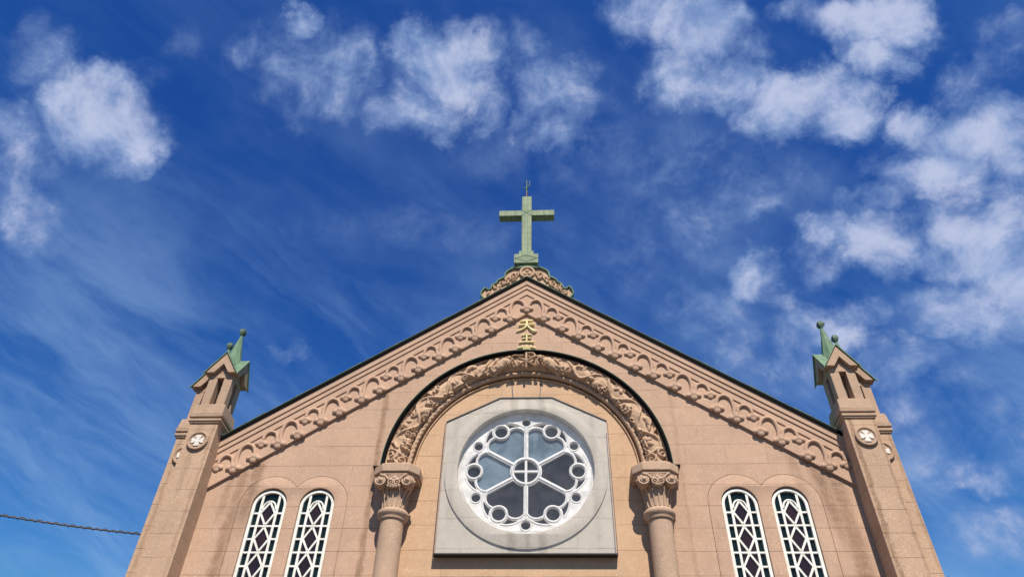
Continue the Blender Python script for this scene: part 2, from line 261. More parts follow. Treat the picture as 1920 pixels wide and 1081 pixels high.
# ------------------------------------------------------------------ mesh helpers
class MB:
    def __init__(s): s.v = []; s.f = []; s.mi = []; s.cur = 0
    def add(s, vs, fs):
        o = len(s.v); s.v += [tuple(v) for v in vs]; s.f += [tuple(i + o for i in f) for f in fs]; s.mi += [s.cur] * len(fs); return s
    def box(s, x0, x1, y0, y1, z0, z1):
        return s.add([(x, y, z) for z in (z0, z1) for y in (y0, y1) for x in (x0, x1)],
                     [(0, 2, 3, 1), (4, 5, 7, 6), (0, 1, 5, 4), (2, 6, 7, 3), (0, 4, 6, 2), (1, 3, 7, 5)])
    def hexa(s, a, b):      # bottom quad a, top quad b (same winding, counter-clockwise from above)
        return s.add(list(a) + list(b), [(3, 2, 1, 0), (4, 5, 6, 7), (0, 1, 5, 4), (1, 2, 6, 5), (2, 3, 7, 6), (3, 0, 4, 7)])
    def frustum(s, cx, cy, z0, z1, h0, h1):
        q = lambda h, z: [(cx - h, cy - h, z), (cx + h, cy - h, z), (cx + h, cy + h, z), (cx - h, cy + h, z)]
        return s.hexa(q(h0, z0), q(h1, z1))
    def prism(s, poly, y0, y1):    # outline in (x,z), any winding
        n = len(poly)
        if sum(poly[i][0] * poly[(i + 1) % n][1] - poly[(i + 1) % n][0] * poly[i][1] for i in range(n)) < 0: poly = poly[::-1]
        vs = [(x, y0, z) for x, z in poly] + [(x, y1, z) for x, z in poly]
        return s.add(vs, [tuple(range(n)), tuple(range(2 * n - 1, n - 1, -1))] + [(i, i + n, (i + 1) % n + n, (i + 1) % n) for i in range(n)])
    def prism_x(s, poly, x0, x1):  # outline in (y,z)
        n = len(poly)
        if sum(poly[i][0] * poly[(i + 1) % n][1] - poly[(i + 1) % n][0] * poly[i][1] for i in range(n)) < 0: poly = poly[::-1]
        vs = [(x0, y, z) for y, z in poly] + [(x1, y, z) for y, z in poly]
        return s.add(vs, [tuple(range(n - 1, -1, -1)), tuple(range(n, 2 * n))] + [(i, (i + 1) % n, (i + 1) % n + n, i + n) for i in range(n)])
    def prism_z(s, poly, z0, z1):
        n = len(poly)
        if sum(poly[i][0] * poly[(i + 1) % n][1] - poly[(i + 1) % n][0] * poly[i][1] for i in range(n)) < 0: poly = poly[::-1]
        vs = [(x, y, z0) for x, y in poly] + [(x, y, z1) for x, y in poly]
        return s.add(vs, [tuple(range(n - 1, -1, -1)), tuple(range(n, 2 * n))] + [(i, (i + 1) % n, (i + 1) % n + n, i + n) for i in range(n)])
    def tube(s, pts, r, seg=8, flat=1.0, closed=False):
        P = [Vector(p) for p in pts]; n = len(P)
        rs = r if isinstance(r, (list, tuple)) else [r] * n
        vs = []; up = Vector((0, 1, 0))
        for i in range(n):
            if closed: t = P[(i + 1) % n] - P[i - 1]
            else: t = P[min(i + 1, n - 1)] - P[max(i - 1, 0)]
            t.normalize()
            a = t.cross(up)
            if a.length < .05: a = t.cross(Vector((1, 0, 0)))
            a.normalize(); b = a.cross(t)
            for k in range(seg):
                th = 2 * pi * k / seg
                vs.append(P[i] + a * (cos(th) * rs[i]) + b * (sin(th) * rs[i] * flat))
        fs = []
        for i in range(n if closed else n - 1):
            j = (i + 1) % n
            for k in range(seg):
                fs.append((i * seg + k, i * seg + (k + 1) % seg, j * seg + (k + 1) % seg, j * seg + k))
        if not closed:
            fs.append(tuple(range(seg - 1, -1, -1))); fs.append(tuple((n - 1) * seg + k for k in range(seg)))
        return s.add(vs, fs)
    def ell(s, c, rx, ry, rz, rot=0.0, nu=12, nv=8):     # rot about the y axis
        c = Vector(c); vs = [c + Vector((0, 0, 0))] ; vs = []; fs = []
        ca, sa = cos(rot), sin(rot)
        for j in range(nv + 1):
            ph = -pi / 2 + pi * j / nv
            for i in range(nu):
                th = 2 * pi * i / nu
                x, y, z = rx * cos(ph) * cos(th), ry * cos(ph) * sin(th), rz * sin(ph)
                vs.append((c.x + x * ca + z * sa, c.y + y, c.z - x * sa + z * ca))
        for j in range(nv):
            for i in range(nu):
                fs.append((j * nu + i, j * nu + (i + 1) % nu, (j + 1) * nu + (i + 1) % nu, (j + 1) * nu + i))
        return s.add(vs, fs)
    def lathe(s, prof, cx, cy, seg=40, cap=True):         # prof: (radius, z) going up
        vs = [(cx + r * cos(2 * pi * k / seg), cy + r * sin(2 * pi * k / seg), z) for r, z in prof for k in range(seg)]
        n = len(prof)
        fs = [(i * seg + k, i * seg + (k + 1) % seg, (i + 1) * seg + (k + 1) % seg, (i + 1) * seg + k) for i in range(n - 1) for k in range(seg)]
        if cap: fs += [tuple(range(seg - 1, -1, -1)), tuple((n - 1) * seg + k for k in range(seg))]
        return s.add(vs, fs)
    def arc(s, prof, cz, a0, a1, seg=96, caps=True):      # sweep a closed (r,y) outline round the arch centre (0,cz)
        n = len(prof)
        if sum(prof[i][0] * prof[(i + 1) % n][1] - prof[(i + 1) % n][0] * prof[i][1] for i in range(n)) < 0: prof = prof[::-1]
        vs = []
        for k in range(seg + 1):
            a = a0 + (a1 - a0) * k / seg
            vs += [(-r * cos(a), y, cz + r * sin(a)) for r, y in prof]
        fs = [(k * n + i, k * n + (i + 1) % n, (k + 1) * n + (i + 1) % n, (k + 1) * n + i) for k in range(seg) for i in range(n)]
        if caps: fs += [tuple(range(n)), tuple(seg * n + i for i in range(n - 1, -1, -1))]
        return s.add(vs, fs)
    def ring(s, cx, cz, r, y, t, seg=48, ts=8, flat=1.0):
        return s.tube([(cx + r * cos(2 * pi * k / seg), y, cz + r * sin(2 * pi * k / seg)) for k in range(seg)], t, ts, flat, True)
    def build(s, name, mats, parent=None, smooth=35, bevel=0.0, segs=2):
        me = bpy.data.meshes.new(name); me.from_pydata(s.v, [], s.f)
        for m in (mats if isinstance(mats, (list, tuple)) else [mats]): me.materials.append(m)
        if max(s.mi, default=0): me.polygons.foreach_set('material_index', s.mi)
        return finish(name, me, parent, smooth, bevel, segs)

def finish(name, me, parent=None, smooth=35, bevel=0.0, segs=2):
    bm = bmesh.new(); bm.from_mesh(me); bmesh.ops.recalc_face_normals(bm, faces=bm.faces); bm.to_mesh(me); bm.free()
    if smooth:
        me.polygons.foreach_set('use_smooth', [True] * len(me.polygons)); me.set_sharp_from_angle(angle=rad(smooth))
    me.update()
    o = bpy.data.objects.new(name, me); COL.objects.link(o)
    if parent: o.parent = parent
    if bevel:
        b = o.modifiers.new('bevel', 'BEVEL'); b.width = bevel; b.segments = segs; b.limit_method = 'ANGLE'; b.angle_limit = rad(40); b.harden_normals = False
    return o

def cutout(name, polys, y0, y1, mat, parent=None, bevel=0.0):
    """a flat slab in the x-z plane with holes: first outline is the outside, the others are holes"""
    cu = bpy.data.curves.new(name, 'CURVE'); cu.dimensions = '2D'; cu.fill_mode = 'BOTH'
    cu.extrude = abs(y1 - y0) / 2 - bevel; cu.bevel_depth = bevel; cu.bevel_resolution = 1 if bevel else 0
    for p in polys:
        sp = cu.splines.new('POLY'); sp.points.add(len(p) - 1)
        for i, (x, z) in enumerate(p): sp.points[i].co = (x, z, 0, 1)
        sp.use_cyclic_u = True
    tmp = bpy.data.objects.new('tmp', cu); COL.objects.link(tmp)
    dg = bpy.context.evaluated_depsgraph_get(); dg.update()
    me = bpy.data.meshes.new_from_object(tmp.evaluated_get(dg)); me.name = name
    bpy.data.objects.remove(tmp); bpy.data.curves.remove(cu)
    ym = (y0 + y1) / 2
    for v in me.vertices:
        x, z, h = v.co; v.co = (x, ym - h, z)
    me.materials.clear(); me.materials.append(mat)
    bm = bmesh.new(); bm.from_mesh(me); bmesh.ops.remove_doubles(bm, verts=bm.verts, dist=1e-5); bm.to_mesh(me); bm.free()
    return finish(name, me, parent, 35)

def circ(cx, cz, r, n=48, a0=0.0): return [(cx + r * cos(a0 + 2 * pi * k / n), cz + r * sin(a0 + 2 * pi * k / n)) for k in range(n)]
def arched(cx, hw, zb, zs, n=28): return [(cx - hw, zb), (cx + hw, zb)] + [(cx + hw * cos(pi * k / n), zs + hw * sin(pi * k / n)) for k in range(n + 1)]
def thing(name, label, cat, loc=(0, 0, 0), group=None):
    o = bpy.data.objects.new(name, None); COL.objects.link(o); o.location = loc; o.empty_display_size = .3
    o['label'] = label; o['category'] = cat
    if group: o['group'] = group
    return o
def tag(o, label, cat, group=None):
    o['label'] = label; o['category'] = cat
    if group: o['group'] = group
    return o
def struct(o): o['kind'] = 'structure'; return o
def lab(o, text): o['label'] = text; return o

# ------------------------------------------------------------------ ground
g = MB().add([(-1500, -1500, 0), (1500, -1500, 0), (1500, 1500, 0), (-1500, 1500, 0)], [(0, 1, 2, 3)]).build('ground', MS['paving'], smooth=0)
struct(g)

# ------------------------------------------------------------------ the church
church = thing('church', 'pinkish beige church with gabled front, round arch and wheel window under a blue sky', 'church')
SL = .702                       # slope of the gable
CZ = 9.27                       # centre height of the big arch
XE = 6.78
def rake(zt, zb, y0, y1, xe=XE):
    return MB().prism([(-xe, zt - SL * xe), (0, zt), (xe, zt - SL * xe), (xe, zb - SL * xe), (0, zb), (-xe, zb - SL * xe)], y0, y1)

def arch_edge(r, zb, n=72): return [(-r, zb), ] + [(-r * cos(pi * k / n), CZ + r * sin(pi * k / n)) for k in range(n + 1)] + [(r, zb)]
WX = [-5.325, -4.325, 4.325, 5.325]; WH = .372; WZ = 8.56; WB = 4.2
# scored surround of each pair of windows: the outline of two circles and their legs
def surround(sgn, off=0.0):
    r = .625 + off; c0, c1 = 4.325, 5.325; pts = [(c0 - r, WB - .3 - off)]
    xm = (c0 + c1) / 2
    a_end = math.acos((xm - c0) / r)
    for k in range(25): a = pi - (pi - a_end) * k / 24; pts.append((c0 + r * cos(a), WZ + r * sin(a)))
    for k in range(1, 25): a = (pi - a_end) - (pi - a_end) * k / 24; pts.append((c1 + r * cos(a), WZ + r * sin(a)))
    pts.append((c1 + r, WB - .3 - off))
    return [(sgn * x, z) for x, z in pts]
xo = 7.0
outer = [(-xo, 0), (-2.62, 0)] + [(-2.62 * cos(pi * k / 72), CZ + 2.62 * sin(pi * k / 72)) for k in range(73)] + [(2.62, 0), (xo, 0), (xo, 14.7 - SL * xo), (0, 14.7), (-xo, 14.7 - SL * xo)]
wall = cutout('facade_wall', [outer, surround(1, .014), surround(-1, .014)], 0.0, .03, MS['wall'], church)
sur = cutout('window_surround', [surround(-1)] + [arched(x, WH, WB, WZ) for x in WX[:2]], -.002, .36, MS['wall'], church, .006)
sur = cutout('window_surround', [surround(1)] + [arched(x, WH, WB, WZ) for x in WX[2:]], -.002, .36, MS['wall'], church, .006)
back = MB()
outer2 = [(-xo + .05, 0), (-2.66, 0)] + [(-2.66 * cos(pi * k / 48), CZ + 2.66 * sin(pi * k / 48)) for k in range(49)] + [(2.66, 0), (xo - .05, 0), (xo - .05, 14.4 - SL * xo), (0, 14.4), (-xo + .05, 14.4 - SL * xo)]
cutout('wall_core', [outer2, surround(1, -.03), surround(-1, -.03)], .028, .42, MS['wall'], church)
RZ = 9.374                      # wheel window centre
bay = [(-2.60, 0), (-2.60, 9.21), (-2.388, 9.21)] + [(-2.388 * cos(pi * k / 72), CZ + 2.388 * sin(pi * k / 72)) for k in range(73)] + [(2.388, 9.21), (2.60, 9.21), (2.60, 0)]
cutout('bay_wall', [bay, circ(0, RZ, 1.60, 72)], .035, .42, MS['bay'], church)
# incised keystone lines and the small notch above the box
for s in (-1, 1): MB().hexa([(s * .30 - .010, .029, 10.95), (s * .30 + .010, .029, 10.95), (s * .30 + .010, .05, 10.95), (s * .30 - .010, .05, 10.95)],
                          [(s * .34 - .010, .029, 11.66), (s * .34 + .010, .029, 11.66), (s * .34 + .010, .05, 11.66), (s * .34 - .010, .05, 11.66)]).build('keystone_joint', MS['frame_dark'], church)
kb = MB().prism([(-.29, 11.05), (.29, 11.05), (.33, 11.62), (-.33, 11.62)],   .023, .034); kb.build('keystone', MS['bay'], church, bevel=.004)

# gable mouldings
fz = rake(14.28, 13.616, -.060, .04).build('gable_frieze', MS['band'], church, bevel=.008)
rake(14.44, 14.235, -.086, .05).build('gable_fascia', MS['band'], church, bevel=.006)
rake(14.57, 14.415, -.112, .06).build('gable_fascia', MS['band'], church, bevel=.006)
rake(14.74, 14.545, -.138, .07).build('gable_fascia', MS['band'], church, bevel=.006)
rf = MB()
XR = 7.45
rf.prism([(-XR, 14.81 - SL * XR), (0, 14.81), (XR, 14.81 - SL * XR), (XR, 14.77 - SL * XR), (0, 14.77), (-XR, 14.77 - SL * XR)], .5, 24.5)
roof = rf.build('roof', MS['roof'], church)
ve = rake(14.788, 14.712, -.180, .5, 6.75).build('verge_board', MS['black'], roof, bevel=.006)
ve = rake(14.805, 14.791, -.188, .49, 6.74).build('verge_flashing', MS['copper_dark'], roof)
for s in (-1, 1):              # overlapping laps of the verge sheet
    for k in range(1, 7):
        x = k * .98 + .1 * (k % 2); z = 14.805 - SL * x
        MB().prism([(s * x, z), (s * (x + .5), z - SL * .5), (s * (x + .5), z - SL * .5 + .004), (s * x, z + .018)], -.190, .3).build('verge_lap', MS['copper_dark'], roof)
# nave behind
nv = MB()
for s in (-1, 1): nv.box(min(s * 6.9, s * 7.25), max(s * 6.9, s * 7.25), .45, 24, 0, 14.6 - SL * 7.25)
nv.prism([(-6.89, 0), (6.89, 0), (6.89, 9.8), (0, 14.7), (-6.89, 9.8)], 23.6, 24)
nv.build('nave_wall', MS['tower'], church)

# frieze: hooked stems with three-lobed leaves, hanging plumb along both slopes
def leaf(mb, x, z, y, k=1.0, s=1):
    for dx, dz, rx, rz, ro, ry in ((-.082, -.008, .086, .064, -.40, .048), (.082, -.008, .086, .064, .40, .048), (0, -.045, .086, .092, 0, .042), (0, .025, .105, .085, 0, .054), (0, .08, .06, .06, 0, .048)):
        mb.ell((x + s * dx * k, y, z + dz * k), rx * k, ry * k, rz * k, ro, 14, 8)
def spline(P, n=6):
    out = []; P = [P[0]] + list(P) + [P[-1]]
    for i in range(1, len(P) - 2):
        for k in range(n):
            t = k / n; a, b, c, d = [np.array(q, float) for q in P[i - 1:i + 3]]
            out.append(tuple(.5 * (2 * b + (c - a) * t + (2 * a - 5 * b + 4 * c - d) * t * t + (3 * b - a - 3 * c + d) * t ** 3)))
    out.append(tuple(map(float, P[-2]))); return out
rr = random.Random(3)
for s in (-1, 1):
    mb = MB()
    for k in range(8):
        bx = .42 + .8365 * k; bz = 13.616 - SL * bx + .14; y = -.064
        J = lambda a: a + rr.uniform(-.008, .008)
        tr = lambda pts: [(s * (bx - u), y - .012, bz + v) for u, v in pts]
        mb.tube(spline(tr([(.045, .05), (.015, .20), (.02, .36), (.06, .49), (.15, .565), (.25, .555), (.33, .49), (.375, .38), (.385, .30)])), .044, 10, 1.1)
        if k == 0 and s == -1: leaf(mb, 0, 13.775, y - .01, 1.05)
        elif k: leaf(mb, s * (bx - J(.385)), bz + J(.25), y - .01, 1.0 + rr.uniform(-.05, .05))
        leaf(mb, s * bx, bz + J(.015), y - .006, 1.06)
        mb.tube(spline(tr([(-.05, .06), (-.06, .17), (-.10, .26), (-.20, .305), (-.29, .275), (-.345, .19), (-.36, .10)])), .040, 10, 1.1)
        leaf(mb, s * (bx - J(-.365)), bz + J(.03), y - .005, .88)
    mb.build('leaf_ornament', MS['band'], fz, smooth=60)

# ------------------------------------------------------------------ the big arch
A0, A1 = rad(0), rad(180)
hood = MB()
hood.arc([(2.985, .02), (2.985, -.25), (3.01, -.275), (3.035, -.27), (3.05, -.245), (3.05, .02)], CZ, A0, A1)
MB().arc([(2.950, .02), (2.950, -.15), (2.984, -.17), (2.984, .02)], CZ, A0, A1).build('arch_fillet', MS['carve'], church)
for s in (-1, 1):
    hood.box(min(s * 2.97, s * 3.19), max(s * 2.97, s * 3.19), -.30, .02, CZ - .035, CZ - .002)
    hood.prism([(s * 3.0, CZ - .036), (s * 3.17, CZ - .036), (s * 3.07, CZ - .30), (s * 3.0, CZ - .30)], -.27, .015)  # black wedge built for the ledge's soffit and the shadow under it
hood.build('hood_mould', MS['black'], church, bevel=.004)
hd = church.children[-1]
MB().arc([(3.052, .02), (3.052, -.262), (3.064, -.262), (3.064, .02)], CZ, A0, A1).build('hood_flashing', MS['copper_dark'], hd)

# carved half-round: a relief field worked out along the arch
L = pi * 2.765; NS, NTT = 1150, 76
ss = np.linspace(0, L, NS)[:, None]; tt = np.linspace(0, .66, NTT)[None, :]
H = np.zeros((NS, NTT))
def cap(pts, r, h):
    global H
    P = np.array(pts, float)
    r = np.broadcast_to(np.array(r, float), (len(P),))
    for i in range(len(P) - 1):
        a, b = P[i], P[i + 1]; ab = b - a; l2 = max(ab @ ab, 1e-9)
        m = r[i] + .02
        i0 = max(0, int((min(a[0], b[0]) - m) / L * NS)); i1 = min(NS, int((max(a[0], b[0]) + m) / L * NS) + 2)
        if i1 <= i0: continue
        s_, t_ = ss[i0:i1], tt
        q = np.clip(((s_ - a[0]) * ab[0] + (t_ - a[1]) * ab[1]) / l2, 0, 1)
        d = np.hypot(s_ - a[0] - q * ab[0], t_ - a[1] - q * ab[1]); rad_ = r[i] + (r[i + 1] - r[i]) * q
        H[i0:i1] = np.maximum(H[i0:i1], h * np.sqrt(np.clip(1 - (d / rad_) ** 2, 0, 1)))
def dome(s0, t0, rs, rt, h, ang=0.0, base=0.0):
    global H
    ca, sa = cos(ang), sin(ang); m = max(rs, rt)
    i0 = max(0, int((s0 - m) / L * NS)); i1 = min(NS, int((s0 + m) / L * NS) + 2)
    if i1 <= i0: return
    ds, dt = ss[i0:i1] - s0, tt - t0
    u = (ds * ca + dt * sa) / rs; v = (-ds * sa + dt * ca) / rt
    H[i0:i1] = np.maximum(H[i0:i1], (base + h * np.sqrt(np.clip(1 - u * u - v * v, 0, 1))) * (u * u + v * v < 1))
def dent(s0, t0, r, h):
    global H
    H -= h * np.exp(-(((ss - s0) ** 2 + (tt - t0) ** 2) / r ** 2))
def spiral(s0, t0, r, a0, turns, w, h, sgn=1):
    n = 30; cap([(s0 + r * (1 - .85 * k / n) * cos(a0 + sgn * turns * 2 * pi * k / n), t0 + r * (1 - .85 * k / n) * sin(a0 + sgn * turns * 2 * pi * k / n)) for k in range(n + 1)], [w * (1 - .35 * k / n) for k in range(n + 1)], h)
for side in (0, 1):
    rq = random.Random(11 + side)
    q = (lambda s: s) if side == 0 else (lambda s: L - s)
    sg = 1 if side == 0 else -1
    # scroll panel at the foot
    cap([(q(.03), .06), (q(.03), .60), (q(.10), .62)], .035, .05)
    spiral(q(.30), .20, .14, 1.2 * sg, 1.4, .036, .060, sg); spiral(q(.20), .45, .13, -1.8 * sg, 1.3, .034, .058, -sg)
    cap([(q(.46), .10), (q(.40), .30), (q(.30), .47), (q(.33), .58)], [.03, .035, .03, .02], .06)
    # meandering vine
    ph = .3 + side * .9
    vine = [(q(.48 + .05 * k), .33 + .17 * sin(2 * pi * (.48 + .05 * k) / .98 + ph)) for k in range(64)]
    cap(vine, .036, .062)
    for j in range(7):
        c = .62 + j * .49 + rq.uniform(-.04, .04); ct = .33 - .15 * sin(2 * pi * c / .98 + ph)
        kind = (j + side) % 3
        if kind == 0:                                   # bunch of grapes
            dome(q(c), ct, .16, .12, .045, .3 * sg)
            for a in range(13):
                dome(q(c + rq.uniform(-.13, .13)), ct + rq.uniform(-.09, .09), .034, .034, .035, 0, .045)
        elif kind == 1:                                 # leaf with lobes
            for a in range(5):
                an = -2.2 + a * 1.1 + rq.uniform(-.2, .2)
                dome(q(c + .085 * cos(an)), ct + .075 * sin(an), .085, .05, .06, an * sg)
            cap([(q(c - .12), ct), (q(c + .13), ct + .02)], .014, .082)
        else:                                           # bird
            dome(q(c), ct, .14, .085, .085, .45 * sg); dome(q(c + .15), ct - .07, .065, .055, .095)
            cap([(q(c + .19), ct - .09), (q(c + .25), ct - .06)], [.03, .010], .06)
            cap([(q(c - .12), ct + .05), (q(c - .25), ct + .11)], [.06, .02], .07)
            for a in range(3): cap([(q(c - .02 + a * .03), ct - .02 + .03 * a), (q(c - .14 + a * .03), ct + .05 + .02 * a)], .016, .10)
        spiral(q(c + .24), .33 + .17 * sin(2 * pi * (c + .24) / .98 + ph) + rq.choice((-.15, .15)), .075, rq.uniform(0, 6), 1.2, .022, .05, rq.choice((-1, 1)))
        for a in range(9): dome(q(c + rq.uniform(-.3, .3)), rq.choice((.06, .09, .12, .52, .56, .60)), .03, .03, .05)
        for a in range(3):
            u0 = c + rq.uniform(-.25, .25); v0 = rq.choice((.12, .20, .46, .54)); an = rq.uniform(0, 6)
            cap([(q(u0), v0), (q(u0 + .06 * cos(an)), v0 + .05 * sin(an)), (q(u0 + .10 * cos(an + .8)), v0 + .09 * sin(an + .8))], [.012, .022, .010], .085)
            spiral(q(c + rq.uniform(-.28, .28)), rq.choice((.13, .5)), .05, an, 1.1, .016, .07, 1)
    # broad edge ribbons and the big fish next to the monogram
    cap([(q(3.42), .56), (q(3.55), .34), (q(3.74), .16), (q(3.95), .10), (q(4.12), .22), (q(4.2), .46)], .028, .075)
    dome(q(3.83), .33, .27, .13, .105, -.55 * sg); dome(q(3.72), .43, .14, .09, .11, -.5 * sg)
    cap([(q(3.62), .52), (q(3.52), .60)], [.05, .075], .07)
    spiral(q(3.86), .31, .045, 0, 1, .014, .125, 1)
    dent(q(3.93), .24, .018, .05)
    for a in range(4): dome(q(4.10 + .03 * a), .12 + .07 * a, .05, .03, .05, 1.0 * sg)
rng = np.random.default_rng(4)
lump = rng.normal(size=(NS // 8 + 2, NTT // 6 + 2))
gi = np.linspace(0, lump.shape[0] - 1.001, NS); gj = np.linspace(0, lump.shape[1] - 1.001, NTT)
i0 = gi.astype(int); j0 = gj.astype(int); fi = (gi - i0)[:, None]; fj = (gj - j0)[None, :]
lf = (lump[i0][:, j0] * (1 - fi) * (1 - fj) + lump[i0 + 1][:, j0] * fi * (1 - fj) + lump[i0][:, j0 + 1] * (1 - fi) * fj + lump[i0 + 1][:, j0 + 1] * fi * fj)
H = H + .006 * lf
H = H * np.clip((np.abs(ss - L / 2) - .10) / .42, .12, 1)
Hs = H.copy()
for _ in range(1):
    Hp = np.pad(Hs, 1, mode='edge'); Hs = (Hp[1:-1, 1:-1] * 4 + Hp[:-2, 1:-1] + Hp[2:, 1:-1] + Hp[1:-1, :-2] + Hp[1:-1, 2:]) / 8
env = np.clip(np.minimum(tt / .05, (.66 - tt) / .05), 0, 1)
Hs = Hs * .85 * env
th = np.linspace(0, pi, NTT)[None, :]
rad0, dep = .205, .175
dn = np.sqrt((rad0 * np.sin(th)) ** 2 + (dep * np.cos(th)) ** 2)
nr, ny = dep * np.cos(th) / dn, -rad0 * np.sin(th) / dn        # outward normal of the half-round in (r,y)
rr_ = 2.765 + rad0 * np.cos(th) + nr * Hs; yy_ = -.02 - dep * np.sin(th) + ny * Hs
al = ss / L * pi
Xc = -rr_ * np.cos(al); Zc = CZ + rr_ * np.sin(al)
Yc = np.broadcast_to(yy_, Xc.shape)
V = np.stack([Xc, Yc, Zc], -1).reshape(-1, 3)
idx = np.arange(NS * NTT).reshape(NS, NTT)
Q = np.stack([idx[:-1, :-1], idx[:-1, 1:], idx[1:, 1:], idx[1:, :-1]], -1).reshape(-1, 4)
me = bpy.data.meshes.new('carved_arch'); me.from_pydata(V.tolist(), [], Q.tolist()); me.materials.append(MS['carve'])
carved = finish('carved_arch', me, church, smooth=70)
# flat bed behind it so that the back is closed
MB().arc([(2.97, .025), (2.97, -.06), (2.57, -.035), (2.57, .025)], CZ, A0, A1).build('arch_ring', MS['carve'], church)

# monogram: chi-rho between alpha and omega, standing proud of the carving
mg = MB(); zc = 12.02
def front(x, z):
    r = math.hypot(x, z - CZ); u = max(-.97, min(.97, (r - 2.765) / .205)); return -.02 - .175 * max(.72, math.sqrt(1 - u * u))
def T(pts, r=.026, k_=.86): mg.tube([(x, front(x, zc + z) - .085, zc + z) for x, z in spline(pts, 5)] if len(pts) > 2 else [(pts[0][0] + (pts[1][0] - pts[0][0]) * t / 6, front(pts[0][0] + (pts[1][0] - pts[0][0]) * t / 6, zc + pts[0][1] + (pts[1][1] - pts[0][1]) * t / 6) - .085, zc + pts[0][1] + (pts[1][1] - pts[0][1]) * t / 6) for t in range(7)], r * k_, 8, 1.6)
T([(0, -.20), (0, .215)], .036)
T([(-.02, .20), (.10, .215), (.18, .19), (.205, .125), (.17, .065), (.10, .05), (.06, .09)], .030)
T([(-.17, .04), (.17, -.13)], .026); T([(.17, .04), (-.17, -.13)], .026)
T([(-.40, -.15), (-.32, .02)], .024); T([(-.32, .02), (-.24, -.14)], .024); T([(-.37, -.08), (-.32, -.11), (-.275, -.08)], .017)
T([(.22, -.14), (.29, -.14), (.25, -.07), (.26, .0), (.33, .04), (.40, -.005), (.41, -.07), (.37, -.14), (.44, -.15)], .024)
T([(-.06, .145), (-.16, .135), (-.26, .155), (-.33, .13)], .024)
mg.build('monogram', MS['carve'], carved, smooth=60)
for sgn_, lst in ((1, ((.27, .13, .045), (.33, .15, .042), (.32, .09, .042), (.39, .12, .04))), (-1, ((.40, .12, .042), (.45, .08, .04), (.37, .08, .036)))):
    mk = MB()
    for dx, dz, r_ in lst: mk.ell((sgn_ * dx, front(dx, zc + dz) - .04, zc + dz), r_, .06, r_)
    mk.build('berry_cluster', MS['carve'], carved, smooth=60)

# rope moulding and the fine inner roll
NR, KR = 1500, 12
vs = []
for i in range(NR + 1):
    a = pi * i / NR; s_ = a * 2.51
    for k in range(KR):
        t = 2 * pi * k / KR
        r = .056 * (1 + .20 * abs(sin(t + s_ * pi / .115)) ** .7 - .12)
        R1 = 2.508 + r * cos(t)
        vs.append((-R1 * cos(a), -.02 + 1.1 * r * sin(t), CZ + R1 * sin(a)))
fs = [(i * KR + k, i * KR + (k + 1) % KR, (i + 1) * KR + (k + 1) % KR, (i + 1) * KR + k) for i in range(NR) for k in range(KR)]
MB().add(vs, fs).build('rope_mould', MS['carve'], church, smooth=50)
ir = MB()
ir.arc([(2.60, .20), (2.60, .0), (2.465, .01), (2.458, .10), (2.40, .10), (2.398, .02), (2.41, .008), (2.405, -.006), (2.392, -.008), (2.380, .004), (2.378, .034), (2.386, .20)], CZ, A0, A1, 140)
ir.build('inner_moulding', MS['bay'], church, bevel=.004)

